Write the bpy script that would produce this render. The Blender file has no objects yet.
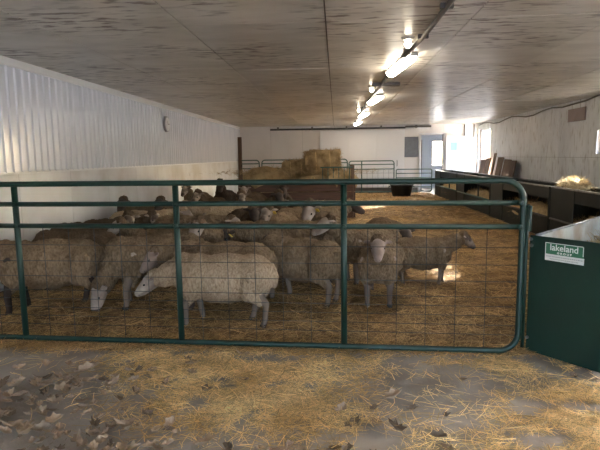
import bpy, bmesh, math, random
import numpy as np
from mathutils import Vector, Matrix, noise
R = math.radians
rng = random.Random(11)
nrng = np.random.default_rng(5)
S = bpy.context.scene
COL = S.collection

# ------------------------------------------------------------------ camera, light, exposure
F = 530.0
def unit(v): return Vector(v).normalized()
_y = unit((36, 69, -F)); _a = .0135; _b = F*F/(69-36*_a)
_z = -unit((_a*_b, -_b, -F)); _x = _y.cross(_z)
cam = bpy.data.cameras.new('camera'); cam_o = bpy.data.objects.new('camera', cam); COL.objects.link(cam_o)
cam.sensor_width = 36; cam.sensor_fit = 'HORIZONTAL'; cam.lens = F/600*36; cam.clip_start = .05; cam.clip_end = 300
# rows of this matrix are the world axes seen from the camera: it is the camera's rotation
cam_o.matrix_world = Matrix.Translation((0, 0, 1.45)) @ Matrix((_x, _y, _z)).to_4x4()
S.camera = cam_o

w = bpy.data.worlds.new('world'); S.world = w; w.use_nodes = True
nt = w.node_tree; bg = nt.nodes['Background']
sky = nt.nodes.new('ShaderNodeTexSky'); sky.sky_type = 'NISHITA'; sky.sun_disc = False
sky.sun_elevation = R(18); sky.sun_rotation = R(44); sky.air_density = .7; sky.dust_density = 6; sky.ozone_density = 1.0
nt.links.new(sky.outputs[0], bg.inputs[0]); bg.inputs[1].default_value = 3.0

sun = bpy.data.lights.new('sun', 'SUN'); sun.energy = 26; sun.angle = R(.6); sun.color = (1, .93, .82)
sun_o = bpy.data.objects.new('sun', sun); COL.objects.link(sun_o)
sun_o.rotation_euler = Vector((-4.1, -4.3, -1.72)).to_track_quat('-Z', 'Y').to_euler()
sun_o.location = (20, 30, 12)

S.view_settings.view_transform = 'Standard'; S.view_settings.look = 'None'
S.view_settings.gamma = 1; S.view_settings.use_curve_mapping = False
S.view_settings.exposure = 1.92

# ------------------------------------------------------------------ materials
def mat(name, col, rough=.6, col2=None, scale=8, detail=5, bump=0, bscale=40, metal=0, stretch=None, lo=.35, hi=.65,
        col3=None, scale3=2, lo3=.5, hi3=.7, spec=.5, world=0, mask3=0, island=0, stretch3=None, objrand=0):
    m = bpy.data.materials.new(name); m.use_nodes = True
    t = m.node_tree; N = t.nodes; L = t.links; b = N['Principled BSDF']
    b.inputs['Roughness'].default_value = rough; b.inputs['Metallic'].default_value = metal
    b.inputs['Specular IOR Level'].default_value = spec
    b.inputs['Base Color'].default_value = (*col, 1)
    tc = N.new('ShaderNodeTexCoord'); src = tc.outputs['Object']
    if world: src = N.new('ShaderNodeNewGeometry').outputs['Position']   # one continuous pattern over many panels
    def noise_tex(sc, st, det=5):
        mp = N.new('ShaderNodeMapping'); L.new(src, mp.inputs[0])
        if st: mp.inputs['Scale'].default_value = st
        n = N.new('ShaderNodeTexNoise'); n.inputs['Scale'].default_value = sc; n.inputs['Detail'].default_value = det
        L.new(mp.outputs[0], n.inputs['Vector']); return n
    def ramp(fac, lo, hi):
        r = N.new('ShaderNodeMapRange'); r.inputs[1].default_value = lo; r.inputs[2].default_value = hi
        L.new(fac, r.inputs[0]); return r.outputs[0]
    out = None
    def mix(fac, a, c):
        x = N.new('ShaderNodeMix'); x.data_type = 'RGBA'; L.new(fac, x.inputs[0])
        if isinstance(a, tuple): x.inputs[6].default_value = (*a, 1)
        else: L.new(a, x.inputs[6])
        if isinstance(c, tuple): x.inputs[7].default_value = (*c, 1)
        else: L.new(c, x.inputs[7])
        return x.outputs[2]
    out = col
    if col2: out = mix(ramp(noise_tex(scale, stretch, detail).outputs[0], lo, hi), col, col2)
    if col3:
        fac = ramp(noise_tex(scale3, stretch3, 6).outputs[0], lo3, hi3)
        if mask3:
            mu = N.new('ShaderNodeMath'); mu.operation = 'MULTIPLY'; L.new(fac, mu.inputs[0]); L.new(ramp(noise_tex(mask3, None, 4).outputs[0], .42, .58), mu.inputs[1]); fac = mu.outputs[0]
        out = mix(fac, out, col3)
    if island:
        g = N.new('ShaderNodeNewGeometry'); h = N.new('ShaderNodeHueSaturation')
        r = N.new('ShaderNodeMapRange'); r.inputs[3].default_value = 1-island; r.inputs[4].default_value = 1+island
        L.new(g.outputs['Random Per Island'], r.inputs[0]); L.new(r.outputs[0], h.inputs['Value'])
        if isinstance(out, tuple): h.inputs['Color'].default_value = (*out, 1)
        else: L.new(out, h.inputs['Color'])
        out = h.outputs[0]
    if objrand:
        g = N.new('ShaderNodeObjectInfo'); h = N.new('ShaderNodeHueSaturation')
        r = N.new('ShaderNodeMapRange'); r.inputs[3].default_value = 1-objrand; r.inputs[4].default_value = 1+objrand
        L.new(g.outputs['Random'], r.inputs[0]); L.new(r.outputs[0], h.inputs['Value'])
        if isinstance(out, tuple): h.inputs['Color'].default_value = (*out, 1)
        else: L.new(out, h.inputs['Color'])
        out = h.outputs[0]
    if not isinstance(out, tuple): L.new(out, b.inputs['Base Color'])
    if bump:
        n = noise_tex(bscale, stretch, 4); bp = N.new('ShaderNodeBump'); bp.inputs['Strength'].default_value = bump
        bp.inputs['Distance'].default_value = .01
        L.new(n.outputs[0], bp.inputs['Height']); L.new(bp.outputs[0], b.inputs['Normal'])
    return m
def emis(name, col, s):
    m = bpy.data.materials.new(name); m.use_nodes = True; b = m.node_tree.nodes['Principled BSDF']
    b.inputs['Base Color'].default_value = (*col, 1); b.inputs['Emission Color'].default_value = (*col, 1)
    b.inputs['Emission Strength'].default_value = s; return m
def glassy(name, tint=(.9, .93, .95)):
    m = bpy.data.materials.new(name); m.use_nodes = True; t = m.node_tree; N = t.nodes; N.clear()
    o = N.new('ShaderNodeOutputMaterial'); x = N.new('ShaderNodeMixShader'); a = N.new('ShaderNodeBsdfTransparent'); g = N.new('ShaderNodeBsdfGlossy')
    a.inputs[0].default_value = (*tint, 1); g.inputs['Roughness'].default_value = .1; x.inputs[0].default_value = .08
    t.links.new(a.outputs[0], x.inputs[1]); t.links.new(g.outputs[0], x.inputs[2]); t.links.new(x.outputs[0], o.inputs[0]); return m

M = dict(
 ceil=mat('ceiling_concrete', (.70, .655, .58), .36, (.55, .505, .43), 1.6, 8, .25, 30, stretch=(1, 2.2, 1),
          col3=(.16, .115, .08), scale3=8, lo3=.51, hi3=.64, stretch3=(.6, 1.9, 1), mask3=.9, world=1, objrand=.06),
 joint=mat('joint_dark', (.17, .14, .115), .8),
 floor=mat('floor_concrete', (.40, .345, .295), .66, (.23, .19, .155), 1.7, 9, .5, 55, col3=(.47, .42, .37), scale3=4, lo3=.5, hi3=.8),
 ground=mat('outside_ground', (.42, .42, .42), .9, (.3, .29, .27), .6),
 white=mat('white_ribbed_sheet', (.74, .75, .80), .2, (.66, .68, .74), 3, 5, 0, stretch=(1, 3, .4)),
 board=mat('white_board', (.72, .71, .71), .35, (.62, .60, .59), 1.6, 6, .05, 12, col3=(.46, .40, .33), scale3=1.3, lo3=.48, hi3=.8, world=1),
 trim=mat('white_trim', (.76, .75, .75), .4),
 back=mat('cream_panel', (.76, .72, .69), .45, (.70, .665, .63), 1.2, 5, world=1),
 rwall=mat('board_formed_concrete', (.78, .79, .80), .55, (.66, .67, .68), 2.2, 8, .5, 22, stretch=(1, 1.6, .5),
           col3=(.40, .37, .34), scale3=7, lo3=.54, hi3=.74, stretch3=(1, 1.5, .5), objrand=.05, world=1),
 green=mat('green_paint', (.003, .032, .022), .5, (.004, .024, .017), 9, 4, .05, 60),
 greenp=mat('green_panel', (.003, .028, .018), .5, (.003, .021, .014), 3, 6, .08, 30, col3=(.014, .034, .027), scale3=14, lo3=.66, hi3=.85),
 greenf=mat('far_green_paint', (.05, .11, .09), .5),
 wire=mat('galvanised_wire', (.028, .032, .03), .6),
 galv=mat('galvanised_sheet', (.36, .38, .37), .45, (.22, .23, .21), 5, 7, .1, 30, metal=.3, col3=(.20, .14, .07), scale3=3.5, lo3=.5, hi3=.75),
 black=mat('dark_green_black_sheet', (.014, .018, .017), .5, (.022, .025, .022), 4, 5, .05, 20, spec=.2),
 edge=mat('worn_steel_edge', (.30, .31, .31), .35, (.16, .16, .15), 12, metal=.6),
 wood=mat('brown_board', (.20, .125, .08), .75, (.13, .08, .05), 6, 6, .3, 30, stretch=(6, 6, .7), objrand=.15),
 wood2=mat('reddish_board', (.13, .065, .042), .8, (.08, .042, .028), 5, 6, .3, 30, stretch=(.7, 6, 6)),
 greyb=mat('grey_board', (.16, .17, .19), .6, (.13, .135, .15), 8),
 pink=mat('mauve_board', (.30, .235, .225), .7, (.25, .2, .19), 5),
 dark=mat('dark_metal', (.045, .04, .036), .5),
 conduit=mat('grey_conduit', (.12, .105, .09), .5),
 lampb=mat('lamp_base', (.45, .43, .40), .5),
 lamp=emis('lamp_diffuser', (1, .92, .78), 12), bulb=emis('small_bulb', (1, .88, .68), 6),
 straw=mat('straw', (.95, .70, .34), .5, (.62, .40, .16), 2.5, 4, island=.55, spec=.3),
 penstraw=mat('trodden_straw', (.66, .43, .19), .6, (.40, .25, .10), 2.5, 4, island=.55, spec=.2),
 lithay=mat('lit_hay', (.85, .72, .48), .6, (.6, .48, .28), 6, 4, island=.3, spec=.3),  # paler copy of hay, with the bright light on the clump in its colour
 hay=mat('hay', (.52, .375, .20), .7, (.30, .205, .10), 5, 6, 1.0, 60, island=.35, spec=.2),
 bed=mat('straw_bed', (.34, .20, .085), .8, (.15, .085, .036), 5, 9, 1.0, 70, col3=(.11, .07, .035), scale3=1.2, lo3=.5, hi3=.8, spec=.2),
 leaf=mat('dry_leaf', (.30, .215, .145), .6, (.17, .115, .075), 20, 4, .3, 60, objrand=.5, spec=.3),
 leafp=mat('pale_dry_leaf', (.35, .25, .16), .6, (.23, .155, .10), 20, 4, .3, 60, objrand=.35, spec=.3),
 rubber=mat('black_rubber', (.03, .033, .038), .6), clockf=mat('clock_face', (.75, .75, .76), .3), clockr=mat('clock_rim', (.28, .28, .29), .3),
 print_w=mat('white_print', (.72, .74, .72), .5), sign=mat('sign_green', (.03, .14, .075), .4), strip=mat('sticker_white', (.62, .63, .62), .5),
 inkg=mat('faint_grey_print', (.33, .34, .34), .6),
 eye=mat('eye', (.01, .008, .006), .12), nose=mat('nose', (.09, .055, .05), .5), tagy=mat('yellow_tag', (.62, .40, .05), .5),
 glass=glassy('glass'), bluep=mat('blue_glass', (.25, .5, .75), .1), roomw=mat('room_wall', (.66, .72, .82), .5), steel=mat('steel', (.4, .4, .4), .3, metal=.9),
)
def wool(name, a, b, c):
    m = mat(name, a, .95, b, 60, 5, .9, 48, col3=c, scale3=3.0, lo3=.44, hi3=.74, spec=.03, stretch=(1, 1, .45), objrand=.12, lo=.38, hi=.68)
    m.node_tree.nodes['Bump'].inputs['Distance'].default_value = .03
    return m
W = dict(
 pale=wool('pale_fleece', (.46, .345, .235), (.30, .215, .14), (.30, .205, .13)),
 tan=wool('tan_fleece', (.25, .175, .11), (.145, .10, .062), (.135, .088, .054)),
 brown=wool('brown_fleece', (.16, .11, .07), (.09, .06, .038), (.08, .052, .033)),
 darkw=wool('dark_brown_fleece', (.10, .07, .052), (.065, .045, .034), (.05, .034, .026)))
def skin_mat(name, a, b):
    m = mat(name, a, .75, b, 7, 5, .3, 70, spec=.2, lo=.42, hi=.62)
    t = m.node_tree; N = t.nodes; L = t.links; p = N['Principled BSDF']; src = p.inputs['Base Color'].links[0].from_socket
    tc = N.new('ShaderNodeTexCoord'); sp = N.new('ShaderNodeSeparateXYZ'); L.new(tc.outputs['Object'], sp.inputs[0])
    r = N.new('ShaderNodeMapRange'); r.inputs[1].default_value = .04; r.inputs[2].default_value = .05; L.new(sp.outputs[2], r.inputs[0])
    x = N.new('ShaderNodeMix'); x.data_type = 'RGBA'; L.new(r.outputs[0], x.inputs[0]); x.inputs[6].default_value = (.03, .024, .02, 1)
    # the lower legs are the flock's dirty grey brown; the head keeps its own colour
    lg = N.new('ShaderNodeMath'); lg.operation = 'LESS_THAN'; L.new(sp.outputs[2], lg.inputs[0]); lg.inputs[1].default_value = .40
    hx = N.new('ShaderNodeMath'); hx.operation = 'LESS_THAN'; L.new(sp.outputs[0], hx.inputs[0]); hx.inputs[1].default_value = .44
    an = N.new('ShaderNodeMath'); an.operation = 'MULTIPLY'; L.new(lg.outputs[0], an.inputs[0]); L.new(hx.outputs[0], an.inputs[1])
    y = N.new('ShaderNodeMix'); y.data_type = 'RGBA'; L.new(an.outputs[0], y.inputs[0]); L.new(src, y.inputs[6]); y.inputs[7].default_value = (a[0]*.42, a[1]*.40, a[2]*.38, 1)
    L.new(y.outputs[2], x.inputs[7]); L.new(x.outputs[2], p.inputs['Base Color']); return m
K = dict(white=skin_mat('white_hair', (.42, .335, .275), (.27, .20, .16)), pink=skin_mat('pinkish_hair', (.32, .235, .195), (.22, .16, .13)),
         dark=skin_mat('dark_hair', (.085, .06, .048), (.05, .036, .03)), mott=skin_mat('mottled_hair', (.44, .34, .27), (.10, .068, .05)))

# ------------------------------------------------------------------ mesh helpers
class MB:
    def __init__(s): s.v = []; s.f = []
    def box(s, x0, x1, y0, y1, z0, z1, mtx=None):
        n = len(s.v); P = [(x, y, z) for z in (z0, z1) for y in (y0, y1) for x in (x0, x1)]
        if mtx is not None: P = [tuple(mtx @ Vector(p)) for p in P]
        s.v += P
        for q in ((0, 2, 3, 1), (4, 5, 7, 6), (0, 1, 5, 4), (2, 6, 7, 3), (0, 4, 6, 2), (1, 3, 7, 5)): s.f.append(tuple(n+i for i in q))
        return s
    def tube(s, pts, r, seg=8, cap=True, flat=None):
        pts = [Vector(p) for p in pts]; rr = r if isinstance(r, (list, tuple)) else [r]*len(pts); n0 = len(s.v)
        prev = None
        for i, p in enumerate(pts):
            d = (pts[min(i+1, len(pts)-1)]-pts[max(i-1, 0)]).normalized()
            if prev is None: a = d.orthogonal().normalized()
            else: a = (prev-d*prev.dot(d)).normalized()
            prev = a; b = d.cross(a)
            for k in range(seg):
                t = 2*math.pi*k/seg; s.v.append(tuple(p+(a*math.cos(t)+b*math.sin(t))*rr[i]))
        for i in range(len(pts)-1):
            for k in range(seg):
                a = n0+i*seg+k; b = n0+i*seg+(k+1) % seg
                s.f.append((a, b, b+seg, a+seg))
        if cap:
            s.f.append(tuple(n0+k for k in reversed(range(seg)))); e = n0+(len(pts)-1)*seg; s.f.append(tuple(e+k for k in range(seg)))
        return s
    def ell(s, c, r, mtx=None, u=12, v=8):
        n0 = len(s.v); c = Vector(c); m = mtx if mtx is not None else Matrix.Identity(3)
        r = Vector((r, r, r)) if isinstance(r, (int, float)) else Vector(r)
        def put(x, y, z): s.v.append(tuple(c+m @ Vector((x*r.x, y*r.y, z*r.z))))
        put(0, 0, 1)
        for j in range(1, v):
            a = math.pi*j/v
            for i in range(u):
                b = 2*math.pi*i/u; put(math.sin(a)*math.cos(b), math.sin(a)*math.sin(b), math.cos(a))
        put(0, 0, -1); e = len(s.v)-1
        for i in range(u):
            k = (i+1) % u; s.f.append((n0, n0+1+i, n0+1+k)); q = n0+1+(v-2)*u; s.f.append((q+k, q+i, e))
            for j in range(v-2):
                a = n0+1+j*u; s.f.append((a+i, a+u+i, a+u+k, a+k))
        return s
    def limb(s, pts, rr):
        s.tube(pts, list(rr), 10)
        for p, r in zip(pts, rr): s.ell(p, r, None, 10, 6)
        return s
    def mesh(s, name, m=None, smooth=False):
        me = bpy.data.meshes.new(name); me.from_pydata(s.v, [], s.f); me.update()
        if m: me.materials.append(m)
        if smooth: me.polygons.foreach_set('use_smooth', [True]*len(me.polygons))
        return me
def put(name, me, parent=None, loc=None, rot=None):
    o = bpy.data.objects.new(name, me); COL.objects.link(o)
    if parent: o.parent = parent
    if loc is not None: o.location = loc
    if rot is not None: o.rotation_euler = rot
    return o
def build(name, mb, m, parent=None, smooth=False, bevel=0, loc=None, rot=None):
    o = put(name, mb.mesh(name, m, smooth), parent, loc, rot)
    if bevel:
        b = o.modifiers.new('b', 'BEVEL'); b.width = bevel; b.segments = 2; b.limit_method = 'ANGLE'
    return o
def empty(name, loc, rz=0, label=None, cat=None, group=None):
    o = bpy.data.objects.new(name, None); COL.objects.link(o); o.location = loc; o.rotation_euler = (0, 0, rz); o.empty_display_size = .1
    tag(o, label, cat, group); return o
def tag(o, label=None, cat=None, group=None, kind=None):
    if label: o['label'] = label
    if cat: o['category'] = cat
    if group: o['group'] = group
    if kind: o['kind'] = kind
    return o
def Y2X(px, Y): return (px-338)*Y/530

XL, XR, YB, YF, HC = -3.7, 5.3, 20.5, -5.0, 2.6

# ------------------------------------------------------------------ setting
tag(build('ground', MB().box(-60, 60, -60, 90, -.5, -.06), M['ground']), kind='structure')
tag(build('floor', MB().box(XL-.3, XR+.3, YF, YB+3.2, -.3, 0), M['floor']), kind='structure')
ceil = tag(build('ceiling', MB().box(XL-.3, XR+.3, YF, YB+3.2, HC+.012, HC+.3), M['joint']), kind='structure')
xs = [XL]+[-2.57+1.243*k for k in range(7)]+[XR]
tm = {}
for i in range(len(xs)-1):
    y = YF
    while y < YB-.1:
        y1 = min(y+2.44, YB); g = .006; wd = round(xs[i+1]-xs[i], 3); ln = round(y1-y, 3)
        if (wd, ln) not in tm: tm[(wd, ln)] = MB().box(g, wd-g, g, ln-g, 0, .03).mesh('ceiling_panel', M['ceil'])
        put('ceiling_panel', tm[(wd, ln)], ceil, (xs[i], y, HC-rng.uniform(0, .003)))
        y = y1

# left wall: lower boards, ribbed upper sheets, cove trim
wl = tag(build('wall_left', MB().box(XL-.3, XL-.03, YF, YB+.2, 0, HC), M['trim']), kind='structure')
lb = MB().box(-.03, 0, .004, 1.216, 0, 1.30).mesh('wall_board', M['board'])
k = 0; y = YF
while y < YB-.3: put('wall_board', lb, wl, (XL, y, 0)); y += 1.22
def ribbed(width, z0, z1):
    b = MB(); prof = []; p = .152; n = int(round(width/p)); y = 0
    for i in range(n):
        y0 = i*width/n
        prof += [(y0, 0), (y0+.100, 0), (y0+.112, .018), (y0+.136, .018)]
        prof += [(y0+.046, .0), (y0+.05, .004), (y0+.054, .0)][:0]
    prof.append((width, 0))
    for (yy, d) in prof: b.v += [(d, yy, z0), (d, yy, z1)]
    for i in range(len(prof)-1): b.f.append((2*i, 2*i+1, 2*i+3, 2*i+2))
    o = len(b.v); m = len(prof)
    for (yy, d) in prof: b.v += [(d-.004, yy, z0), (d-.004, yy, z1)]
    for i in range(m-1): b.f.append((o+2*i, o+2*i+2, o+2*i+3, o+2*i+1)); b.f.append((2*i, 2*i+2, o+2*i+2, o+2*i)); b.f.append((2*i+1, o+2*i+1, o+2*i+3, 2*i+3))
    return b
rs = ribbed(.905, 1.31, 2.51).mesh('ribbed_sheet', M['white'])
y = YF
while y < YB-.5: put('ribbed_sheet', rs, wl, (XL+.004+rng.uniform(0, .004), y, 0), (0, 0, rng.uniform(-.002, .002))); y += .91
tag(build('trim_1', MB().box(XL-.02, XL+.028, YF, YB, 2.505, 2.60), M['trim'], bevel=.004), kind='structure')
tag(build('trim_2', MB().box(XL-.02, XL+.014, YF, YB, 1.288, 1.318), M['trim'], bevel=.002), kind='structure')

# right wall with two windows, plus two unseen nearer ones added to light the flock
WIN = [(.2, 2.1, 1.42, 2.1), (4.2, 5.6, 1.42, 2.1), (10.2, 11.3, 1.42, 1.90), (18.9, 20.35, .8, 2.35)]
wr = MB()
ys = [YF]+[c for q in WIN for c in q[:2]]+[YB+.2]
for i in range(0, len(ys)-1, 2): wr.box(XR+.02, XR+.3, ys[i], ys[i+1], 0, HC)
for (a, b, c, d) in WIN: wr.box(XR+.02, XR+.3, a, b, 0, c); wr.box(XR+.02, XR+.3, a, b, d, HC)
wr = tag(build('wall_right', wr, M['joint']), kind='structure')
edges = []; y = YF
cuts = sorted([YF, YB]+[c for q in WIN for c in q[:2]])
for a, b in zip(cuts[:-1], cuts[1:]):
    n = max(1, round((b-a)/.61)); edges += [(a+(b-a)*i/n, a+(b-a)*(i+1)/n) for i in range(n)]
for (a, b) in edges:
    zs = [(0, 1.35), (1.35, HC)]
    for (p, q, c, d) in WIN:
        if a >= p-.01 and b <= q+.01: zs = [(0, min(1.35, c))]+([(1.35, c)] if c > 1.35+.03 else [])+[(d, HC)]
    for (z0, z1) in zs:
        put('wall_panel', MB().box(0, .03, .003, b-a-.003, z0+.003, z1-.003).mesh('wall_panel', M['rwall']), wr, (XR+rng.uniform(-.003, .002), a, 0))
for i, (a, b, c, d) in enumerate(WIN):
    wn = empty(f'window_{i+1}', (XR+.14, (a+b)/2, c)); tag(wn, kind='structure')
    h = (b-a)/2; t = .045; z = d-c
    fr = MB().box(-.04, .04, -h, -h+t, 0, z).box(-.04, .04, h-t, h, 0, z).box(-.04, .04, -h, h, 0, t).box(-.04, .04, -h, h, z-t, z).box(-.03, .03, -.02, .02, 0, z)
    build('window_frame', fr, M['trim'], wn)
    for s in (-1, 1): build('pane', MB().box(-.003, .003, min(s*.02, s*(h-t)), max(s*.02, s*(h-t)), t, z-t), M['glass'], wn)
    build('window_sill', MB().box(-.13, -.02, -h, h, -.02, .012), M['rwall'], wn)

# back wall: solid left part, doorway, panels
D0, D1, DH = 3.2, 4.03, 2.19
bw = MB().box(XL-.3, D0, YB+.02, YB+.2, 0, HC).box(D1, XR+.3, YB+.02, YB+.2, 0, HC).box(D0, D1, YB+.02, YB+.2, DH, HC)
bw = tag(build('wall_back', bw, M['joint']), kind='structure')
for (a, b, z0, z1) in [(XL, -2.5, 0, HC), (-2.5, -1.28, 0, HC), (-1.28, -.06, 0, HC), (-.06, 1.16, 0, HC), (1.16, 2.38, 0, HC), (2.38, D0, 0, HC), (D0, D1, DH, HC), (D1, 4.7, 0, HC), (4.7, XR, 0, HC)]:
    build('wall_panel', MB().box(a+.003, b-.003, YB, YB+.03, z0, z1), M['back'], bw)
tag(build('baseboard_back', MB().box(XL, 3.1, YB-.03, YB, 0, .22), M['conduit'], bevel=.004), kind='structure')
dr = empty('door_1', (1.0, YB-.06, .24)); tag(dr, kind='structure')
for a, b in ((-1.6, -.53), (-.53, .54), (.54, 1.58)): build('door_panel', MB().box(a+.002, b-.002, -.03, .02, 0, 2.16), M['trim'], dr)
build('door_handle', MB().tube([(1.3, -.04, .8), (1.3, -.09, .82), (1.3, -.09, 1.0), (1.3, -.04, 1.02)], .012, 8), M['dark'], dr)
tk = empty('sliding_door_track', (0, YB-.10, 2.47), 0, 'dark steel track of the sliding door along the top of the back wall', 'door track')
build('track', MB().box(-2.5, 2.6, -.05, .05, -.03, .035), M['dark'], tk, bevel=.004)
build('track_extension', MB().box(2.6, 3.55, -.05, .05, .0, .07), M['conduit'], tk, bevel=.004)
for x in (-2.2, -.9, .4, 1.7, 3.0): build('bracket', MB().box(x-.03, x+.03, -.065, .08, -.02, .09), M['conduit'], tk)
o = build('grey_noticeboard', MB().box(-.285, .285, -.02, .02, 0, .76), M['greyb'], bevel=.006, loc=(2.815, YB-.02, 1.37))
tag(o, 'dark grey board hung on the white back wall left of the doorway', 'board')
# doorway: lining, open leaf, room behind
dr = empty('door_2', (D1+.03, YB-.02, 0)); tag(dr, kind='structure')
build('door_frame', MB().box(D0-D1-.09, D0-D1-.02, -.03, .14, 0, DH+.06).box(-.03, .05, -.03, .14, 0, DH+.06).box(D0-D1-.09, .05, -.03, .14, DH, DH+.07), M['trim'], dr)
leaf = build('door_leaf', MB().box(.06, .92, -.09, -.05, .02, 1.60).box(.06, .22, -.09, -.05, 1.60, 1.9).box(.46, .92, -.09, -.05, 1.60, 1.9).box(.06, .92, -.09, -.05, 1.9, 2.12), M['trim'], dr)
build('pane', MB().box(.22, .46, -.074, -.066, 1.60, 1.9), M['bluep'], leaf)
build('door_handle', MB().tube([(.84, -.09, 1.02), (.84, -.14, 1.02), (.74, -.14, 1.02)], .011, 8), M['steel'], leaf)
rb = MB().box(2.4, 2.5, YB+.2, YB+3.1, 0, HC).box(5.2, 5.3, YB+.2, YB+3.1, 0, HC)
rb.box(2.4, 4.15, YB+3.1, YB+3.2, 0, HC).box(4.81, 5.3, YB+3.1, YB+3.2, 0, HC).box(4.15, 4.81, YB+3.1, YB+3.2, 2.05, HC).box(4.15, 4.81, YB+3.1, YB+3.2, 0, .95)
tag(build('wall_far', rb, M['roomw']), kind='structure')
wn = empty('window_5', (4.48, YB+3.15, .95)); tag(wn, kind='structure')
build('window_frame', MB().box(-.33, -.29, -.03, .03, 0, 1.1).box(.29, .33, -.03, .03, 0, 1.1).box(-.33, .33, -.03, .03, 0, .04).box(-.33, .33, -.03, .03, 1.06, 1.1).box(-.33, .33, -.02, .02, .8, .83), M['trim'], wn)
build('pane', MB().box(-.29, .29, -.003, .003, .04, 1.06), M['glass'], wn)
o = empty('wheelbarrow_frame', (3.05, YB+1.6, 0), .2, 'dark cabinet standing inside the room beyond the doorway', 'cabinet'); o.name = 'storage_cabinet'
build('body', MB().box(-.25, .25, -.25, .25, .06, 1.05), M['greyb'], o, bevel=.01); build('door', MB().box(-.23, .23, -.27, -.25, .08, 1.02), M['greyb'], o)
for s in (-1, 1): build('leg', MB().box(s*.2-.02, s*.2+.02, -.2, .2, 0, .06), M['dark'], o)
o = empty('pipe_stand', (3.42, YB+1.3, 0), 0, 'dark upright pipe standing inside the room beyond the doorway', 'pipe')
build('pipe', MB().tube([(0, 0, 0), (0, 0, 2.05)], .03, 10), M['dark'], o, True); build('foot', MB().tube([(0, 0, 0), (0, 0, .03)], .12, 12), M['dark'], o)
# conduit loop near the right back corner
o = build('conduit_loop', MB().tube([(4.8, YB-.04, 2.55), (4.8, YB-.04, 2.1), (5.15, YB-.04, 2.1), (5.15, YB-.04, 2.55)], .022, 8), M['conduit'])
tag(o, 'thin grey conduit bent in a square loop high in the far right corner', 'conduit')
# front end behind the camera: open barn doorway
tag(build('wall_front', MB().box(XL-.3, -.8, YF-.2, YF, 0, HC).box(3.4, XR+.3, YF-.2, YF, 0, HC).box(-.8, 3.4, YF-.2, YF, 2.35, HC+.3), M['rwall']), kind='structure')

# ------------------------------------------------------------------ gates
def gate(name, p0, p1, top, bot, rails, wires, up, wstep, r, m, label, cat, corner=.12, group=None, wr_=.0025, open_left=False):
    p0 = Vector(p0); p1 = Vector(p1); d = p1-p0; Lg = d.length
    g = empty(name, p0, math.atan2(d.y, d.x), label, cat, group)
    c = corner; pts = []
    def arc(cx, cz, a0, a1):
        for k in range(7):
            a = R(a0+(a1-a0)*k/6); pts.append((cx+c*math.cos(a), 0, cz+c*math.sin(a)))
    arc(Lg-c, bot+c, -90, 0); arc(Lg-c, top-c, 0, 90); arc(c, top-c, 90, 180); arc(c, bot+c, 180, 270); pts.append(pts[0])
    build('frame_tube', MB().tube(pts, r, 8 if r < .018 else 12, False), m, g, True)
    me = MB().tube([(r, 0, 0), (Lg-r, 0, 0)], r*.92, 10).mesh('rail', m, True)
    for z in rails: put('rail', me, g, (0, 0, z))
    me = MB().tube([(0, 0, bot+r), (0, 0, top-r)], r*1.12, 10).mesh('upright', m, True)
    for x in up: put('upright', me, g, (x, 0, 0))
    if wires:
        me = MB().tube([(r, 0, 0), (Lg-r, 0, 0)], wr_, 5, False).mesh('wire', M['wire'], True)
        for z in wires: put('wire', me, g, (0, -.004, z))
        zt = max(rails) if not rails else min(rails)
        me = MB().tube([(0, 0, bot+r), (0, 0, zt-r*.9)], wr_, 5, False).mesh('wire', M['wire'], True)
        x = up[-1] if up else wstep
        n = int(Lg/wstep); off = (up[0] % wstep) if up else 0
        for i in range(n+1):
            x = off+i*wstep
            if r*2 < x < Lg-r*2 and all(abs(x-u) > wstep*.3 for u in up): put('wire', me, g, (x, .004, 0))
    return g
P0, P1 = (-3.62, 3.968, 0), (1.285, 3.735, 0)
GL = (Vector(P1)-Vector(P0)).length
ups = [1.155, 2.435, 3.678]
g = gate('pen_gate', P0, P1, 1.268, .052, [1.114, .947], [.80, .675, .556, .443, .375, .307, .238, .169], ups, 1.2435/6, .0205, M['green'],
         'long dark green tube gate with wire mesh closing the front of the sheep pen', 'gate', .13)
for x in ups+[GL-.02]:
    for z in (1.114, .947): build('weld', MB().ell((x, -.022, z), (.02, .012, .02), None, 8, 6), M['green'], g, True)
lt = build('latch_tube', MB().tube([(GL+.02, 0, .92), (GL+.05, 0, .92), (GL+.052, 0, 1.09), (GL+.02, 0, 1.09)], .011, 8), M['green'], g, True)

a = 'green tube panel with mesh along the back wall, '
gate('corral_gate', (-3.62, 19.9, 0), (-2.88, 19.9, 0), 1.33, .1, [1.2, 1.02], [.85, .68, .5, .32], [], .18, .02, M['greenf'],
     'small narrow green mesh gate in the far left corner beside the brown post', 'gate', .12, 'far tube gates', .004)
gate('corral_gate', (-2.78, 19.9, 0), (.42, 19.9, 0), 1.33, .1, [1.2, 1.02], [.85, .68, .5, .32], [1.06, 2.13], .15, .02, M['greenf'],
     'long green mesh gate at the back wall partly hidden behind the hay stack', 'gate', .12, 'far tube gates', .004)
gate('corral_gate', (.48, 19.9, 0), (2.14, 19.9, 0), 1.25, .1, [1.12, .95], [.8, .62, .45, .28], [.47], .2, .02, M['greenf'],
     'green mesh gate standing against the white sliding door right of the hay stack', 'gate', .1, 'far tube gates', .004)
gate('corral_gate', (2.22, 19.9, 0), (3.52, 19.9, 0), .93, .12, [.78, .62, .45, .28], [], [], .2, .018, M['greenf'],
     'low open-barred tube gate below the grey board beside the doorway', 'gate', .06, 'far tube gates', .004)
g = empty('corner_post', (XL+.09, 19.95, 0), 0, 'brown wooden post standing in the far left corner of the barn', 'post')
build('post', MB().box(-.06, .07, -.07, .07, 0, 2.2), M['wood'], g, bevel=.008); build('hinge', MB().box(.06, .09, -.08, -.05, 1.1, 1.16), M['dark'], g)

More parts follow.
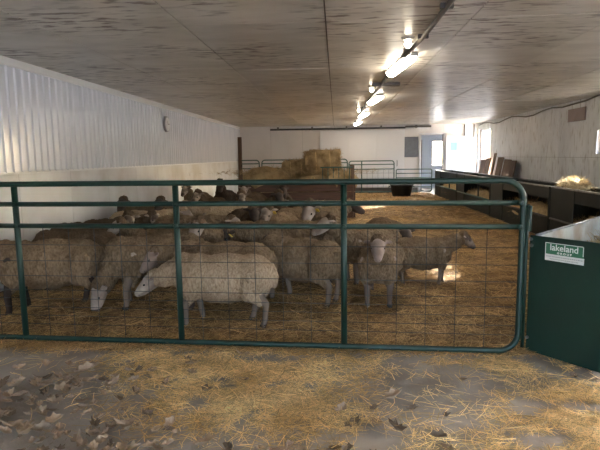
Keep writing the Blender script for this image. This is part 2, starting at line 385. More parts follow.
# ------------------------------------------------------------------ green end box feeder with the sign
A2 = Vector((1.385, 3.85)); B2 = Vector((1.711, 3.45)); u2 = (B2-A2).normalized()
ang = math.atan2(u2.y, u2.x)
fb = empty('feeder_box', (A2.x, A2.y, 0), ang, 'dark green steel feeder box with a printed sign at the right end of the gate', 'feeder')
PW = .522; dv = Matrix.Rotation(-ang, 2) @ Vector((.66, .75)); dv.normalize()      # long direction in the box's frame
LB = 2.5
build('end_panel', MB().box(0, PW, -.006, .012, .02, .872), M['greenp'], fb, bevel=.004)
def quadslab(p, q, z0, z1, t=.006):
    p = Vector(p); q = Vector(q); n = Vector((-(q-p).y, (q-p).x)).normalized()*t; b = MB()
    P = [p, q, q+n, p+n]; b.v = [(v.x, v.y, z) for z in (z0, z1) for v in P]
    b.f = [(3, 2, 1, 0), (4, 5, 6, 7), (0, 1, 5, 4), (1, 2, 6, 5), (2, 3, 7, 6), (3, 0, 4, 7)]; return b
p0 = Vector((.03, .02)); p1 = p0+dv*LB; q0 = Vector((PW, .02)); q1 = q0+dv*LB
build('back_sheet', quadslab(p0, p1, .03, .87), M['galv'], fb); build('front_sheet', quadslab(q0, q1, .03, .60), M['galv'], fb)
build('far_end_panel', quadslab(p1, q1, .02, .87), M['greenp'], fb)
build('top_edge', MB().tube([(p0.x, p0.y, .872), (p1.x, p1.y, .872)], .010, 8), M['edge'], fb, True)
fl = MB(); fl.v = [(p0.x, p0.y, .2), (q0.x, q0.y, .2), (q1.x, q1.y, .2), (p1.x, p1.y, .2), (p0.x, p0.y, .21), (q0.x, q0.y, .21), (q1.x, q1.y, .21), (p1.x, p1.y, .21)]
fl.f = [(3, 2, 1, 0), (4, 5, 6, 7), (0, 1, 5, 4), (1, 2, 6, 5), (2, 3, 7, 6), (3, 0, 4, 7)]; build('trough_floor', fl, M['galv'], fb)
build('corner_edge', MB().box(PW-.004, PW+.012, -.010, .02, .02, .88), M['green'], fb, bevel=.003)
for (x, z) in ((.012, .845), (.018, .80), (.012, .12)): build('bolt', MB().tube([(x, -.006, z), (x, -.022, z)], .012, 6), M['steel'], fb)
build('hinge_post', MB().tube([(-.03, .0, .03), (-.03, .0, 1.09)], .013, 8), M['green'], fb, True)
# sign
sg = build('sign', MB().box(.120, .384, -.009, -.006, .757, .836), M['sign'], fb)
bd = MB(); z0, z1, x0, x1, t, y0, y1 = .757, .836, .120, .384, .004, -.011, -.009
bd.box(x0, x0+t, y0, y1, z0, z1).box(x1-t, x1, y0, y1, z0+.012, z1-.004).box(x0, x1-.004, y0, y1, z1-t, z1)
build('sign_border', bd, M['print_w'], sg)
build('sticker_strip', MB().box(.119, .388, -.009, -.006, .712, .757), M['strip'], fb)
def text(s, size, x, z, y, m, parent, name, sx=1):
    c = bpy.data.curves.new(name, 'FONT'); c.body = s; c.size = size; c.align_x = 'CENTER'; c.extrude = .0006; c.offset = .0007
    o = bpy.data.objects.new(name, c); COL.objects.link(o); dg = bpy.context.evaluated_depsgraph_get()
    me = bpy.data.meshes.new_from_object(o.evaluated_get(dg)); bpy.data.objects.remove(o); me.materials.append(m)
    o = put(name, me, parent, (x, y, z), (R(90), 0, 0)); o.scale = (sx, 1, 1); return o
text('lakeland', .062, .252, .786, -.0105, M['print_w'], sg, 'lettering', .98)
text('G R O U P', .018, .256, .7635, -.0105, M['print_w'], sg, 'lettering', 1.25)
pr = MB(); x = .135
rr = random.Random(3)
for zrow, xa, xb in ((.741, .13, .375), (.724, .155, .35)):
    x = xa
    while x < xb: l = rr.uniform(.004, .012); pr.box(x, x+l, -.0098, -.009, zrow-.003, zrow+.003); x += l+rr.uniform(.002, .005)
build('fine_print', pr, M['inkg'], fb)

# ------------------------------------------------------------------ long black trough feeder
FX = 3.53; uy = [5.6, 9.0, 12.4, 15.8, 19.2]
for i in range(4):
    a, b = uy[i], uy[i+1]; L_ = b-a
    lab = ['black trough feeder section nearest the camera, behind the green feeder box', 'black trough feeder section second from the camera with hay on its top edge',
           'black trough feeder section third from the camera along the right side', 'farthest trough feeder section, greyish green, by the doorway'][i]
    t = empty('trough_feeder', (FX, a, 0), 0, lab, 'feeder', 'trough feeders along the right side of the pen')
    m = M['black']
    for s in (0.012, L_-.04): build('end_panel', MB().box(-.02, .62, s, s+.03, 0, .90), m, t, bevel=.004)
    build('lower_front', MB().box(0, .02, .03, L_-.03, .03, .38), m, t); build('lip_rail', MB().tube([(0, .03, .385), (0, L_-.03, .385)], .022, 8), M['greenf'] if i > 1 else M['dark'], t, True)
    sl = MB(); sl.box(0, .015, .04, L_-.04, .70, .895); build('upper_front', sl, m, t)
    build('top_edge', MB().box(-.012, .03, .02, L_-.02, .885, .91), M['edge'], t, bevel=.003)
    build('rear_sheet', MB().box(.60, .615, .03, L_-.03, .03, .88), m, t); build('rear_edge', MB().box(.59, .63, .02, L_-.02, .875, .90), M['edge'], t, bevel=.003)
    build('trough_floor', MB().box(.02, .6, .03, L_-.03, .12, .14), m, t)
    build('front_plate', MB().box(-.012, .0, L_-.9, L_-.01, .03, .89), m, t, bevel=.003)
    for k in (1,): build('divider', MB().box(.0, .03, L_*k/3-.02, L_*k/3+.02, .38, .9), m, t)

# straw strands -------------------------------------------------------
def strands(name, P, lmin, lmax, wid, m, tilt=.12, parent=None, up=0, curl=.25, seed=1):
    g = np.random.default_rng(seed); n = len(P); L = g.uniform(lmin, lmax, n); a = g.uniform(0, 2*np.pi, n)
    t = g.normal(0, tilt, n)+up*g.uniform(.0, 1, n); d = np.stack([np.cos(a)*np.cos(t), np.sin(a)*np.cos(t), np.sin(t)], 1)
    s = np.stack([-np.sin(a), np.cos(a), np.zeros(n)], 1); q = g.normal(0, 1, (n, 3)); s = s*1.0+q*.35; s /= np.linalg.norm(s, axis=1)[:, None]
    bend = g.normal(0, curl, (n, 1))*L[:, None]*.3; sd = np.stack([-np.sin(a), np.cos(a), np.abs(g.normal(0, .3, n))], 1)*bend
    w_ = (wid*g.uniform(.6, 1.3, n))[:, None]*.5; h = d*L[:, None]*.5
    V = np.empty((n, 6, 3)); V[:, 0] = P-h-s*w_; V[:, 1] = P-h+s*w_; V[:, 2] = P+sd-s*w_; V[:, 3] = P+sd+s*w_; V[:, 4] = P+h-s*w_*.7; V[:, 5] = P+h+s*w_*.7
    me = bpy.data.meshes.new(name); me.vertices.add(n*6); me.vertices.foreach_set('co', V.reshape(-1).astype(np.float32))
    b = (np.arange(n)*6)[:, None]; Fc = np.concatenate([b+np.array([0, 1, 3, 2]), b+np.array([2, 3, 5, 4])], 1).reshape(-1)
    me.loops.add(n*8); me.loops.foreach_set('vertex_index', Fc.astype(np.int32)); me.polygons.add(n*2)
    me.polygons.foreach_set('loop_start', (np.arange(n*2)*4).astype(np.int32)); me.polygons.foreach_set('loop_total', np.full(n*2, 4, np.int32))
    me.update(calc_edges=True); me.validate(); me.materials.append(m); return put(name, me, parent)

# bedding -------------------------------------------------------------
def hgt(x, y):
    v = noise.noise(Vector((x*1.3, y*1.3, 0)))*.03+noise.noise(Vector((x*5, y*5, 3)))*.018+noise.noise(Vector((x*14, y*14, 7)))*.008
    e = min(1, max(0, (y-3.80)/.5)); return max(.004, (.035+v)*(.25+.75*e))
b = MB(); nx = 150; yy = [3.80+.065*i for i in range(90)]+[9.65+.16*i for i in range(1, 67)]
for y in yy:
    for i in range(nx+1):
        x = XL+.012+(FX-.042-XL)*i/nx; yj = y+(noise.noise(Vector((x*2, 0, 5)))*.14+.02 if y < 3.85 else 0)
        b.v.append((x, yj, hgt(x, y)))
for j in range(len(yy)-1):
    for i in range(nx): q = j*(nx+1)+i; b.f.append((q, q+1, q+nx+2, q+nx+1))
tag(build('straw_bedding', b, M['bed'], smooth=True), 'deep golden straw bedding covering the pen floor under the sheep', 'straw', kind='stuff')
def scatter(n, x0, x1, y0, y1, pw=1.0):
    x = nrng.uniform(x0, x1, n); y = y0+(y1-y0)*nrng.uniform(0, 1, n)**pw
    z = np.array([hgt(a, c) for a, c in zip(x, y)])+nrng.uniform(0, .018, n); return np.stack([x, y, z], 1)
tag(strands('loose_straw', scatter(60000, XL+.14, FX-.08, 3.78, 12, 1.6), .06, .22, .0042, M['penstraw'], .16, seed=2), 'loose golden straw stalks lying on the pen bedding among the sheep', 'straw', kind='stuff')
tag(strands('loose_straw', scatter(20000, XL+.17, FX-.08, 11, 20.3), .10, .30, .008, M['penstraw'], .16, seed=3), 'loose straw stalks at the far end of the pen around the hay stack', 'straw', kind='stuff')
# foreground straw in drifts
blobs = [(-1.05, 3.45, .30, .16, 3600), (-.72, 3.05, .30, .22, 6500), (-.35, 3.0, .22, .22, 4200), (-.40, 3.45, .40, .14, 3200), (-.05, 2.72, .16, .14, 1100), (-1.35, 3.6, .18, .08, 700),
         (1.32, 2.85, .22, .22, 4600), (1.62, 2.95, .25, .22, 3400), (1.15, 2.45, .22, .14, 1500), (.50, 3.64, .8, .045, 1500), (-.6, 3.74, 1.0, .04, 1500), (1.28, 3.58, .16, .10, 1700),
         (.55, 3.1, .35, .30, 520), (.55, 2.5, .28, .16, 800), (-1.9, 3.5, .6, .2, 160), (-1.2, 2.6, .8, .4, 110)]
P = []
for i, (cx, cy, sx, sy, n) in enumerate(blobs):
    x = nrng.normal(cx, sx, n); y = nrng.normal(cy, sy, n)
    for a, c in zip(x, y):
        v = noise.noise(Vector((a*3.2, c*4.5, 1)))+.6*noise.noise(Vector((a*9, c*9, 2)))
        if a > XL+.2 and v > -.18+rng.uniform(-.2, .2) and c < 3.86 and c > 1.6: P.append((a, c, .004+abs(rng.gauss(0, .009))))
tag(strands('scattered_straw', np.array(P), .04, .17, .0034, M['straw'], .09, seed=4), 'loose golden straw scattered over the concrete in front of the gate', 'straw', kind='stuff')

# ------------------------------------------------------------------ hay stack in its rack
hr = empty('hay_rack', (-.9, 12.6, 0), 0, 'reddish wooden hay rack with steel bars under the stacked bales', 'hay rack')
HX0, HX1, HD = -1.3, 1.3, .62
for x in (HX0, HX1-.06):
    for y in (-HD, HD-.08): build('post', MB().box(x, x+.07, y, y+.08, 0, 1.24 if x > 0 else 1.05), M['wood'], hr, bevel=.005)
for k in range(4):
    z = .06+k*.2
    build('board', MB().box(HX0+.02, HX1-.02, -HD-.03, -HD-.002, z, z+.185), M['wood2'], hr, bevel=.004); build('board', MB().box(HX0+.02, HX1-.02, HD+.002, HD+.03, z, z+.185), M['wood2'], hr)
    build('board', MB().box(HX1, HX1+.03, -HD, HD, z, z+.185), M['wood2'], hr); build('board', MB().box(HX0-.03, HX0, -HD, HD, z, z+.185), M['wood2'], hr)
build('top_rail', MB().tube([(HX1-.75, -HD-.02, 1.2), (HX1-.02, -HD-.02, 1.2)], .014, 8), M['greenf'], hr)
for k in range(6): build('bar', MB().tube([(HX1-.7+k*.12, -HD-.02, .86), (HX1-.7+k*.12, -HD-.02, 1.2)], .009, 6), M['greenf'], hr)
def bale(w, d, h, seed, loc, rz, label, ry=0):
    g = random.Random(seed); nx, ny, nz = 14, 8, 9; bm = bmesh.new(); bmesh.ops.create_cube(bm, size=1)
    bmesh.ops.subdivide_edges(bm, edges=bm.edges[:], cuts=9, use_grid_fill=True)
    for v in bm.verts:
        c = v.co.copy(); rnd = .06; c = Vector((c.x*w, c.y*d, (c.z+.5)*h)); n = v.co.normalized()
        sq = 1-.10*(abs(v.co.x*2)**4*abs(v.co.z*2-0)**4)
        k_ = noise.noise(Vector((c.x*5+seed, c.y*5, c.z*5)))*.09+noise.noise(Vector((c.x*16, c.y*16+seed, c.z*16)))*.035
        v.co = Vector((c.x*sq, c.y*sq, c.z))+n*k_
        if c.z < .01: v.co.z = 0
    me = bpy.data.meshes.new('hay'); bm.to_mesh(me); bm.free(); me.materials.append(M['hay']); me.polygons.foreach_set('use_smooth', [True]*len(me.polygons))
    t = empty('hay_bale', loc, rz, label, 'hay bale', 'hay bales stacked in the rack'); t.rotation_euler = (0, ry, rz)
    put('hay', me, t)
    for s in (-1, 1): build('twine', MB().tube([(s*w*.2, -d*.5-.03, .02), (s*w*.2, -d*.5-.035, h*.5), (s*w*.2, -d*.5-.02, h-.02), (s*w*.2, -d*.2, h+.025), (s*w*.2, d*.5, h-.01)], .004, 5), M['straw'], t)
    pts = []
    for _ in range(int(2600*w)):
        q = g.random(); x = g.uniform(-w/2, w/2); y = g.uniform(-d/2, d/2); z = g.uniform(0, h)
        if q < .5: y = -d/2-.015
        elif q < .75: z = h+.01
        elif q < .88: x = w/2+.01
        else: x = -w/2-.01
        pts.append((x, y, z))
    s_ = strands('hay_wisps', np.array(pts), .06, .2, .006, M['hay'], .5, parent=t, seed=seed); s_['kind'] = 'stuff'
    return t
def heap(name, c, r, n, label, seed, m='hay', cat='hay', par=None):
    b = MB().ell((0, 0, 0), r, None, 20, 12); b.v = [tuple(Vector(v)*(1+.35*noise.noise(Vector(v)*7+Vector((seed, 0, 0))))) for v in b.v]
    t = empty(name, c, 0, label, cat); build('core', b, M[m], t, True)
    g = random.Random(seed); pts = []
    for _ in range(n):
        d = Vector((g.gauss(0, 1), g.gauss(0, 1), abs(g.gauss(0, 1)))).normalized(); pts.append((d.x*r[0]*1.02, d.y*r[1]*1.02, d.z*r[2]*1.05))
    s = strands('wisps', np.array(pts), .09, .28, .0045, M[m], .6, parent=t, seed=seed); s['kind'] = 'stuff'; return t
bale(1.25, 1.0, .92, 1, (-1.5, 12.6, .02), 0, 'large hay bale filling the left half of the rack'); bale(1.25, 1.0, .98, 2, (-.24, 12.6, .02), 0, 'large hay bale filling the right half of the rack')
bale(.80, .5, .52, 3, (-.30, 12.55, 1.04), R(4), 'hay bale standing highest on top of the stack', R(-3)); bale(.62, .5, .38, 4, (-.88, 12.6, .97), R(-6), 'lower hay bale lying left of the topmost bale', R(-4))
heap('hay_mound', (-1.62, 12.45, .84), (.68, .5, .34), 1500, 'rounded mound of loose hay on the left end of the rack', 41); heap('hay_mound', (.02, 12.4, .86), (.46, .5, .24), 1100, 'mound of loose hay under the topmost bale at the right of the rack', 42)
pts = [(rng.gauss(-.9, .75), 12.6+rng.gauss(0, .3), 1.06+abs(rng.gauss(0, .05))) for _ in range(3500)]
tag(strands('loose_hay', np.array(pts), .08, .22, .007, M['hay'], .35, seed=8), 'loose wisps of hay covering the top of the hay rack', 'hay', kind='stuff')

# hay heaps lying in and on the feeders
heap('hay_clump', (3.86, 8.9, .90), (.15, .36, .10), 1500, 'clump of hay, coloured pale as if brightly lit, lying on the top edge of the black trough', 21, 'lithay')
C_ = Matrix.Rotation(ang, 2) @ (p0+dv*1.2+Vector((.24, 0))); h_ = heap('hay_fill', (A2.x+C_.x, A2.y+C_.y, .42), (.24, 1.05, .30), 2600, 'brown hay filling the inside of the green feeder box', 22)
h_.rotation_euler = (0, 0, math.atan2(.75, .66)-math.pi/2)
for i in range(4): heap('hay_fill', (FX+.3, uy[i]+1.7, .2), (.26, 1.55, .30), 1300, ['brown hay lying in the trough section nearest the camera', 'brown hay lying in the second trough section', 'brown hay lying in the third trough section', 'brown hay lying in the farthest trough section'][i], 30+i)
# leaning planks beyond the feeder
for i, (y, h, tw) in enumerate([(19.0, 1.28, .03), (18.4, 1.34, -.05), (17.8, 1.50, .06), (17.1, 1.36, -.02), (16.4, 1.30, .04), (15.9, 1.27, .0)]):
    o = build('plank', MB().box(-.02, .02, -.26 if i != 2 else -.07, .26 if i != 2 else .07, 0, h), M['wood'], bevel=.004, loc=(4.92, y, 0), rot=(tw*.5, R(10), tw))
    tag(o, ['leftmost and farthest brown board leaning against the right wall', 'second brown board from the left leaning against the right wall', 'narrow brown batten rising above the other leaning boards',
            'brown board leaning just right of the tall narrow batten', 'second brown board from the right leaning against the right wall', 'rightmost brown board leaning against the right wall, nearest the camera'][i], 'board', 'boards leaning against the right wall')
# rubber tub
t = empty('water_tub', (2.28, 18.7, .02), 0, 'black rubber tub standing by the low gate at the far end', 'tub')
b = MB(); prof = [(.0, .0), (.31, .0), (.39, .39), (.42, .39), (.42, .42), (.37, .42), (.30, .03), (0, .03)]; n = 24
for (r_, z_) in prof:
    for k in range(n): b.v.append((r_*math.cos(2*math.pi*k/n), r_*math.sin(2*math.pi*k/n), z_))
for j in range(len(prof)-1):
    for k in range(n): q = j*n; b.f.append((q+k, q+(k+1) % n, q+n+(k+1) % n, q+n+k))
build('tub', b, M['rubber'], t, True)
for s in (-1, 1): build('handle', MB().tube([(s*.40, -.07, .36), (s*.46, -.05, .33), (s*.46, .05, .33), (s*.40, .07, .36)], .012, 6), M['rubber'], t)

# wall clock
t = empty('wall_clock', (XL+.035, 11.4, 2.18), R(90), 'round white wall clock with a grey rim high on the ribbed left wall', 'clock')
t.rotation_euler = (0, R(90), 0)
build('rim', MB().tube([(0, 0, 0), (0, 0, .035), (0, 0, .045)], [.17, .17, .16], 32), M['clockr'], t); build('face', MB().tube([(0, 0, .04), (0, 0, .048)], .143, 32), M['clockf'], t)
build('hand', MB().box(-.07, .01, -.006, .006, .049, .052), M['dark'], t); build('hand', MB().box(-.006, .006, -.01, .1, .052, .055), M['dark'], t)
o = build('mauve_board', MB().box(-.02, .01, -.42, .42, -.14, .14), M['pink'], bevel=.004, loc=(XR-.012, 12.25, 2.28)); tag(o, 'small mauve brown board fixed high on the right concrete wall', 'board')
pts = [(XR-.03, 20.2-.6*k, 2.50+.05*math.sin(k*1.3)+(.07 if k > 12 else 0)) for k in range(28)]
o = build('wall_cable', MB().tube(pts, .018, 6), M['conduit'], smooth=True); tag(o, 'dark cable sagging along the top of the right concrete wall', 'cable')

# ------------------------------------------------------------------ lamps and conduit
cd = build('ceiling_conduit', MB().tube([(.86, YF+.1, 2.575), (.86, 3.6, 2.575), (.84, 5.3, 2.57), (.80, 6.0, 2.56), (.74, 7.7, 2.565), (.72, 9.0, 2.565), (.68, 10.2, 2.57), (.66, 12.5, 2.575), (.64, 19.6, 2.575)], .022, 8), M['conduit'], smooth=True)
tag(cd, 'dark electrical conduit running along the ceiling past the lamps', 'conduit')
for x, y in ((.86, 1.5), (.85, 4.3), (.84, 5.35), (.66, 12.9)): build('clip', MB().box(x-.05, x+.05, y-.02, y+.02, 2.56, 2.6), M['dark'], cd)
o = build('ceiling_strut', MB().box(-.22, .22, -.04, .04, 0, .05), M['conduit'], bevel=.005, loc=(.80, 8.75, 2.548)); tag(o, 'short dark strut fixed crosswise under the ceiling between the first two lamps', 'strut')
lm = None
ords = ['nearest long fluorescent ceiling lamp in a clear cover, lit', 'second long fluorescent ceiling lamp from the camera, lit', 'third long fluorescent ceiling lamp from the camera, lit', 'farthest long fluorescent ceiling lamp, lit, near the back wall']
for i, y in enumerate((6.85, 10.9, 14.9, 18.6)):
    t = empty('ceiling_lamp', (.80-.02*i, y, HC), R(5), ords[i], 'lamp', 'long fluorescent ceiling lamps')
    build('base', MB().box(-.07, .07, -.64, .64, -.045, -.003), M['lampb'], t, bevel=.008)
    n = 10; b = MB()
    for yy_, k_ in ((-.62, .55), (-.60, .85), (-.55, 1), (.55, 1), (.60, .85), (.62, .55)):
        for k in range(n+1): a = math.pi*k/n; b.v.append((-.075*k_*math.cos(a), yy_, -.045-.06*k_*math.sin(a)))
    for j in range(5):
        for k in range(n): q = j*(n+1)+k; b.f.append((q, q+n+1, q+n+2, q+1))
    b.f.append(tuple(range(n+1))); b.f.append(tuple(reversed(range(5*(n+1), 6*(n+1)))))
    build('diffuser', b, M['lamp'], t, True)
    for s in (-.4, .4): build('clip', MB().box(-.085, -.07, s-.015, s+.015, -.07, -.03).box(.07, .085, s-.015, s+.015, -.07, -.03), M['steel'], t)
for i, (x, y) in enumerate(((.71, 5.45), (.60, 9.1), (.55, 13.1))):
    t = empty('ceiling_bulb', (x, y, HC), 0, ['small round bulb on the ceiling just before the nearest long lamp', 'small round bulb on the ceiling before the second long lamp', 'small round bulb on the ceiling before the third long lamp'][i], 'lamp', 'small round ceiling bulbs')
    build('base', MB().tube([(0, 0, -.002), (0, 0, -.03)], [.07, .055], 14), M['lampb'], t); build('bulb', MB().tube([(0, 0, -.03), (0, 0, -.045)], .025, 10).ell((0, 0, -.072), .036, None, 14, 10), M['bulb'], t, True)

# ------------------------------------------------------------------ sheep
todo = []
def basis(h, p, y):
    """columns forward, left, up for heading h (about z) and pitch p (up positive)"""
    f = Vector((math.cos(p)*math.cos(y+h), math.cos(p)*math.sin(y+h), math.sin(p))); l = Vector((-math.sin(y+h), math.cos(y+h), 0)); u = f.cross(l)
    return f, l, u
def sheep(px, Y, head, sc, npit, nyaw, hpit, hyaw, wc, fc, label, near=True, tagc=False, step=0, X=None, ears=0, lx=1):
    g = random.Random(int(px*7+Y*31)); x = Y2X(px, Y) if X is None else X
    t = empty('sheep', (x, Y, .012), R(head), label, 'sheep', 'flock of sheep in the pen'); t.scale = (sc*lx, sc, sc)
    fat = g.uniform(.96, 1.06); j = lambda s: g.uniform(-s, s)
    # joints
    N0 = Vector((.37, 0, .56)); f, l, u = basis(0, R(npit), R(nyaw)*.7); nl = .33 if npit > -30 else .40
    Hp = N0+f*nl
    hf, hl, hu = basis(0, R(-hpit), R(nyaw+hyaw)); hl = hl.normalized()
    body = MB(); wl_ = MB()
    legs = []
    for s in (1, -1):
        a = .05*step*s+j(.03)
        legs.append(([(.30, s*.12, .50), (.30+a*.5, s*.125, .34), (.315+a, s*.12, .20), (.30+a*1.3, s*.12, .06), (.315+a*1.3, s*.12, .022)], (.085, .055, .034, .028, .034)))
        a = -.05*step*s+j(.03)
        legs.append(([(-.30, s*.13, .46), (-.27+a*.4, s*.145, .38), (-.385+a, s*.125, .235), (-.365+a*1.2, s*.12, .07), (-.345+a*1.2, s*.12, .022)], (.12, .08, .036, .028, .034)))
    for p, r_ in legs: body.limb(p, r_)
    for (c, r_) in (((.24, 0, .47), (.19, .165, .19)), ((0, 0, .46), (.32, .19, .19)), ((-.26, 0, .48), (.19, .165, .18))): body.ell(c, r_, None, 16, 12)
    body.limb([(.30, 0, .52), tuple(N0), tuple(Hp)], (.15, .11, .062))
    # head
    body.limb([tuple(Hp), tuple(Hp+hf*.09-hu*.005), tuple(Hp+hf*.155-hu*.012), tuple(Hp+hf*.195-hu*.018)], (.078, .069, .052, .041))
    mh = Matrix((hf, hl, hu)).transposed()
    body.ell(Hp+hf*.03+hu*.012, (.09, .068, .07), mh, 12, 8); body.ell(Hp+hf*.10-hu*.045, (.10, .04, .03), mh, 10, 6)
    body.ell(Hp+hf*.195-hu*.024, (.034, .040, .036), mh, 10, 6)
    for s in (1, -1):
        body.ell(Hp+hf*.075+hl*s*.047+hu*.03, (.026, .014, .014), mh, 8, 6)      # brow
        ef = (hl*s*1.0-hf*.25-hu*(.18+ears)+hu*.0).normalized(); eu = ef.cross(hf).normalized(); eh = eu.cross(ef)
        me_ = Matrix((ef, eh, eu)).transposed()
        body.ell(Hp-hf*.012+hl*s*.055+hu*.028+ef*.045, (.058, .029, .0125), me_, 12, 8)
    # fleece
    for (c, r_) in (((.25, 0, .475), (.225, .205*fat, .222)), ((0, 0, .455), (.36, .24*fat, .235)), ((-.27, 0, .475), (.225, .215*fat, .218)), ((-.06, 0, .545), (.38, .16, .145)), ((.36, 0, .48), (.13, .14, .17))): wl_.ell(c, r_, None, 18, 12)
    for s in (1, -1):
        wl_.limb([(.27, s*.11, .46), (.30, s*.125, .34), (.31, s*.122, .25)], (.125, .085, .045)); wl_.limb([(-.30, s*.12, .47), (-.28, s*.14, .36), (-.36, s*.13, .26)], (.15, .11, .055))
    wl_.limb([(.26, 0, .51), tuple(N0), tuple(N0+(Hp-N0)*.55), tuple(Hp-f*.035)], (.185, .15, .115, .085))
    wl_.ell(Hp-hf*.04+hu*.025, (.075, .08, .07), mh, 12, 8)
    wl_.limb([(-.45, 0, .55), (-.49, 0, .47), (-.495, 0, .38)], (.055, .045, .03))     # tail
    vb, vf = (.0115, .016) if near else (.017, .022)
    ob = build('body', body, K[fc], t, True); of = build('fleece', wl_, W[wc], t, True)
    for o, v, n_ in ((ob, vb, 3), (of, vf, 5)):
        m_ = o.modifiers.new('r', 'REMESH'); m_.mode = 'VOXEL'; m_.voxel_size = v; m_.use_smooth_shade = True
        s_ = o.modifiers.new('s', 'SMOOTH'); s_.iterations = n_; s_.factor = .5
    for (tx, st) in ((T1, .04), (T2, .03)):
        d_ = of.modifiers.new('d', 'DISPLACE'); d_.texture = tx; d_.strength = st; d_.mid_level = .5; d_.texture_coords = 'OBJECT'; d_.texture_coords_object = t
        d_.texture_coords = 'LOCAL'
    todo.extend((ob, of))
    for s in (1, -1):
        build('eye', MB().ell(Hp+hf*.078+hl*s*.060+hu*.016, (.015, .008, .011), mh, 10, 8), M['eye'], t, True)
        build('nostril', MB().ell(Hp+hf*.226+hl*s*.016-hu*.014, (.006, .007, .004), mh, 8, 5), M['nose'], t, True)
    build('mouth', MB().tube([tuple(Hp+hf*.185+hl*.040-hu*.036), tuple(Hp+hf*.228-hu*.036), tuple(Hp+hf*.185-hl*.040-hu*.036)], .004, 5), M['nose'], t, True)
    if tagc:
        s = 1 if tagc > 0 else -1; c = Hp+hl*s*.115+hu*.015+hf*.0
        build('ear_tag', MB().box(-.004, .006, -.018, .018, -.022, .022, Matrix.Translation(c+hf*.018) @ mh.to_4x4()), M['tagy'], t)
    return t
T1 = bpy.data.textures.new('lumps', 'CLOUDS'); T1.noise_scale = .11; T1.noise_depth = 2
T2 = bpy.data.textures.new('tufts', 'CLOUDS'); T2.noise_scale = .035; T2.noise_depth = 3
#      px   Y   head scale npit nyaw hpit hyaw
sheep(36, 4.78, 198, 1.0, -42, 0, 60, 0, 'tan', 'dark', 'large tan sheep at the far left by the gate, its head out of frame', step=1)
sheep(69, 5.62, 184, .95, -40, 0, 55, 0, 'brown', 'dark', 'dark brown sheep behind the large tan one at the far left, stretching its back low')
sheep(154, 5.12, 220, 1.0, -58, 0, 66, 8, 'tan', 'white', 'sheep grazing with its white face down at the straw, left of the pale woolly one', step=1)
sheep(224, 4.88, 180, .94, 0, 8, 40, 10, 'tan', 'pink', 'sheep with a pinkish face just above the head of the pale woolly front sheep')
sheep(221, 4.40, 181, .90, -22, 0, 34, 4, 'pale', 'white', 'pale woolly sheep standing side-on nearest the gate, facing left', step=1.2)
sheep(303, 5.14, 152, .93, -50, 0, 60, 0, 'tan', 'mott', 'big rounded tan sheep behind the pale front one, rump toward the third upright', step=.5)
sheep(297, 5.86, 188, 1.05, 2, 0, 48, 20, 'tan', 'dark', 'woolly sheep with a dark downturned face behind the big rounded one', tagc=1)
sheep(373, 6.02, 216, .95, 38, 0, 26, -14, 'tan', 'white', 'sheep with a white pointed face turned left behind the third gate upright')
sheep(382, 5.22, 262, .88, 34, 4, 30, 0, 'tan', 'pink', 'young sheep facing the camera head-on, right of the third upright', step=.6)
sheep(388, 6.70, 282, .93, 6, 4, 34, 0, 'brown', 'dark', 'dark-faced sheep peering over the shoulder of the one facing the camera')
sheep(424, 5.85, 357, .78, 22, 0, 34, 0, 'tan', 'mott', 'small sheep standing alone at the right of the flock, facing right', step=1, lx=.84)
sheep(308, 7.85, 3, 1.0, 26, 0, 24, 0, 'tan', 'dark', 'sheep whose dark head looks right between the top rails by the third upright', False)
sheep(322, 6.80, 262, 1.03, 46, -6, 46, -16, 'brown', 'white', 'sheep with a pale raised head topped with straw in the middle of the flock', tagc=1)
sheep(279, 7.0, 262, 1.0, 40, 8, 42, -20, 'tan', 'mott', 'sheep with a pale woolly head left of the straw-topped one', tagc=1)
sheep(246, 7.55, 290, 1.0, 30, 0, 40, 0, 'brown', 'dark', 'sheep with a dark lowered face in the middle of the flock')
sheep(184, 6.95, 350, .98, 8, 0, 26, -20, 'tan', 'white', 'sheep pointing right with a small white snout, right of the second upright')
sheep(226, 8.50, 182, 1.0, 16, 0, 32, 0, 'pale', 'mott', 'pale-backed sheep standing side-on behind the middle of the flock', False)
sheep(233, 6.08, 246, .98, 30, 0, 40, 0, 'tan', 'white', 'sheep with a whitish face turned to the camera right of the second upright')
sheep(137, 7.65, 0, .98, 14, 0, 36, -20, 'pale', 'pink', 'sheep with a long pale back and pink face just right of the second upright', False)
sheep(166, 6.10, 198, .88, 40, 0, 34, 0, 'tan', 'white', 'small sheep with a bright white face in profile behind the grazing one')
sheep(0, 7.05, 0, .90, 28, 0, 42, -30, 'brown', 'mott', 'brown sheep with a white muzzle by the left wall', X=-3.1)
sheep(0, 6.30, 352, .96, 34, 0, 36, -70, 'brown', 'mott', 'brown sheep by the left wall turning its streaked face toward the camera', X=-3.12)
sheep(0, 8.75, 271, 1.0, 36, 0, 30, 0, 'brown', 'dark', 'sheep by the left wall with a round dark brown head raised high', False, X=-3.36, ears=.5)
sheep(0, 8.85, 268, 1.0, 34, 0, 30, 0, 'brown', 'dark', 'sheep with a round dark brown head raised left of the second upright', False, X=-2.76, ears=.5)
sheep(0, 9.95, 258, .98, 44, 0, 40, -20, 'brown', 'mott', 'mottled brown sheep at the left of the rear cluster', False, X=-2.36)
sheep(0, 9.85, 275, .98, 40, 0, 40, 10, 'tan', 'mott', 'tan sheep at the front of the rear cluster with a pale muzzle', False, X=-1.72)
sheep(0, 9.70, 282, 1.0, 40, 0, 42, 10, 'brown', 'dark', 'dark brown sheep in the rear cluster in front of the far left bale', False, X=-1.12)
sheep(0, 11.4, 262, 1.0, 50, 0, 36, -10, 'tan', 'mott', 'leftmost sheep in the last row of the flock', False, X=-3.02)
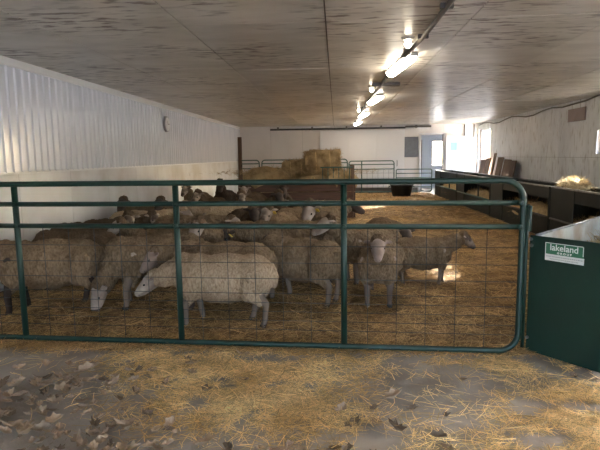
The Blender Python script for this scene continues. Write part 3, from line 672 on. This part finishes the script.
sheep(0, 11.45, 272, 1.05, 62, 0, 34, 10, 'darkw', 'dark', 'very dark sheep with its head raised highest in the last row', False, X=-2.42)
sheep(0, 11.3, 264, 1.0, 46, 0, 36, 0, 'brown', 'white', 'brown sheep with a whitish face in the last row beside the hay rack', False, X=-1.80)
sheep(0, 11.25, 280, 1.0, 40, 0, 40, 10, 'darkw', 'dark', 'dark sheep standing right against the hay rack boards', False, X=-1.18)
sheep(322, 9.4, 181, .88, 30, 0, 30, 0, 'brown', 'white', 'small sheep with a pale head facing left, in front of the rack', False)

dg = bpy.context.evaluated_depsgraph_get()
for o in todo:
    me = bpy.data.meshes.new_from_object(o.evaluated_get(dg)); me.polygons.foreach_set('use_smooth', [True]*len(me.polygons)); o.modifiers.clear(); o.data = me

# straw lying on the head of the middle sheep
pts = [(Y2X(319, 6.25)+rng.gauss(0, .05), 6.22+rng.gauss(0, .05), .90+rng.gauss(0, .015)) for _ in range(60)]
tag(strands('straw_wisp', np.array(pts), .05, .12, .005, M['straw'], .3, seed=9), 'wisp of yellow straw lying on top of a sheep\'s raised head', 'straw', kind='stuff')

# ------------------------------------------------------------------ dry leaves
def leaf_mesh(seed, m):
    g = random.Random(seed); n = 14; L_ = g.uniform(.055, .10); b = MB(); b.v.append((0, 0, .004))
    cu = g.uniform(.2, 1.0); fo = g.uniform(.2, 1.1)
    for k in range(n):
        a = 2*math.pi*k/n; lob = (1 if k % 2 == 0 else .74)*g.uniform(.75, 1.1); x = math.cos(a)*L_*lob*.62; y = math.sin(a)*L_*lob*.36
        b.v.append((x, y, .004+abs(y)*fo+x*x*cu*8+g.uniform(0, .010)))
    for k in range(n): b.f.append((0, 1+k, 1+(k+1) % n))
    b.tube([(-L_*.55, 0, .006), (-L_*.85, .005, .004)], .0012, 4)
    return b.mesh('dry_leaf', m)
lms = [leaf_mesh(i, M['leaf']) for i in range(6)]+[leaf_mesh(20+i, M['leafp']) for i in range(4)]
def leaves(n, gen, label, group):
    for _ in range(n):
        x, y = gen(); o = put('dry_leaf', rng.choice(lms), None, (x, y, .003+rng.uniform(0, .006)), (rng.gauss(0, .15), rng.gauss(0, .15), rng.uniform(0, 6.3)))
        s = rng.uniform(.7, 1.25); o.scale = (s, s, s); tag(o, label, 'leaf', group)
def near(cx, cy, sx, sy): return lambda: (rng.gauss(cx, sx), min(3.7, rng.gauss(cy, sy)))
leaves(90, near(-1.75, 2.95, .22, .25), 'dry brown leaf in the loose drift on the concrete at the left edge', 'leaves at the left edge')
leaves(70, near(-1.35, 2.45, .3, .18), 'dry brown leaf in the drift at the bottom left corner', 'leaves at the bottom left corner')
leaves(95, near(-.15, 2.30, .28, .09), 'dry brown leaf among straw at the bottom centre edge', 'leaves at the bottom centre')
leaves(22, near(-1.3, 3.2, .35, .25), 'dry brown leaf scattered on bare concrete left of the straw', 'leaves left of the straw')
leaves(10, near(.2, 2.8, .2, .25), 'dry brown leaf on concrete right of the big straw patch', 'leaves right of the straw patch')
leaves(6, near(.8, 2.9, .4, .3), 'dry brown leaf among the thin straw at the right', 'leaves at the right')
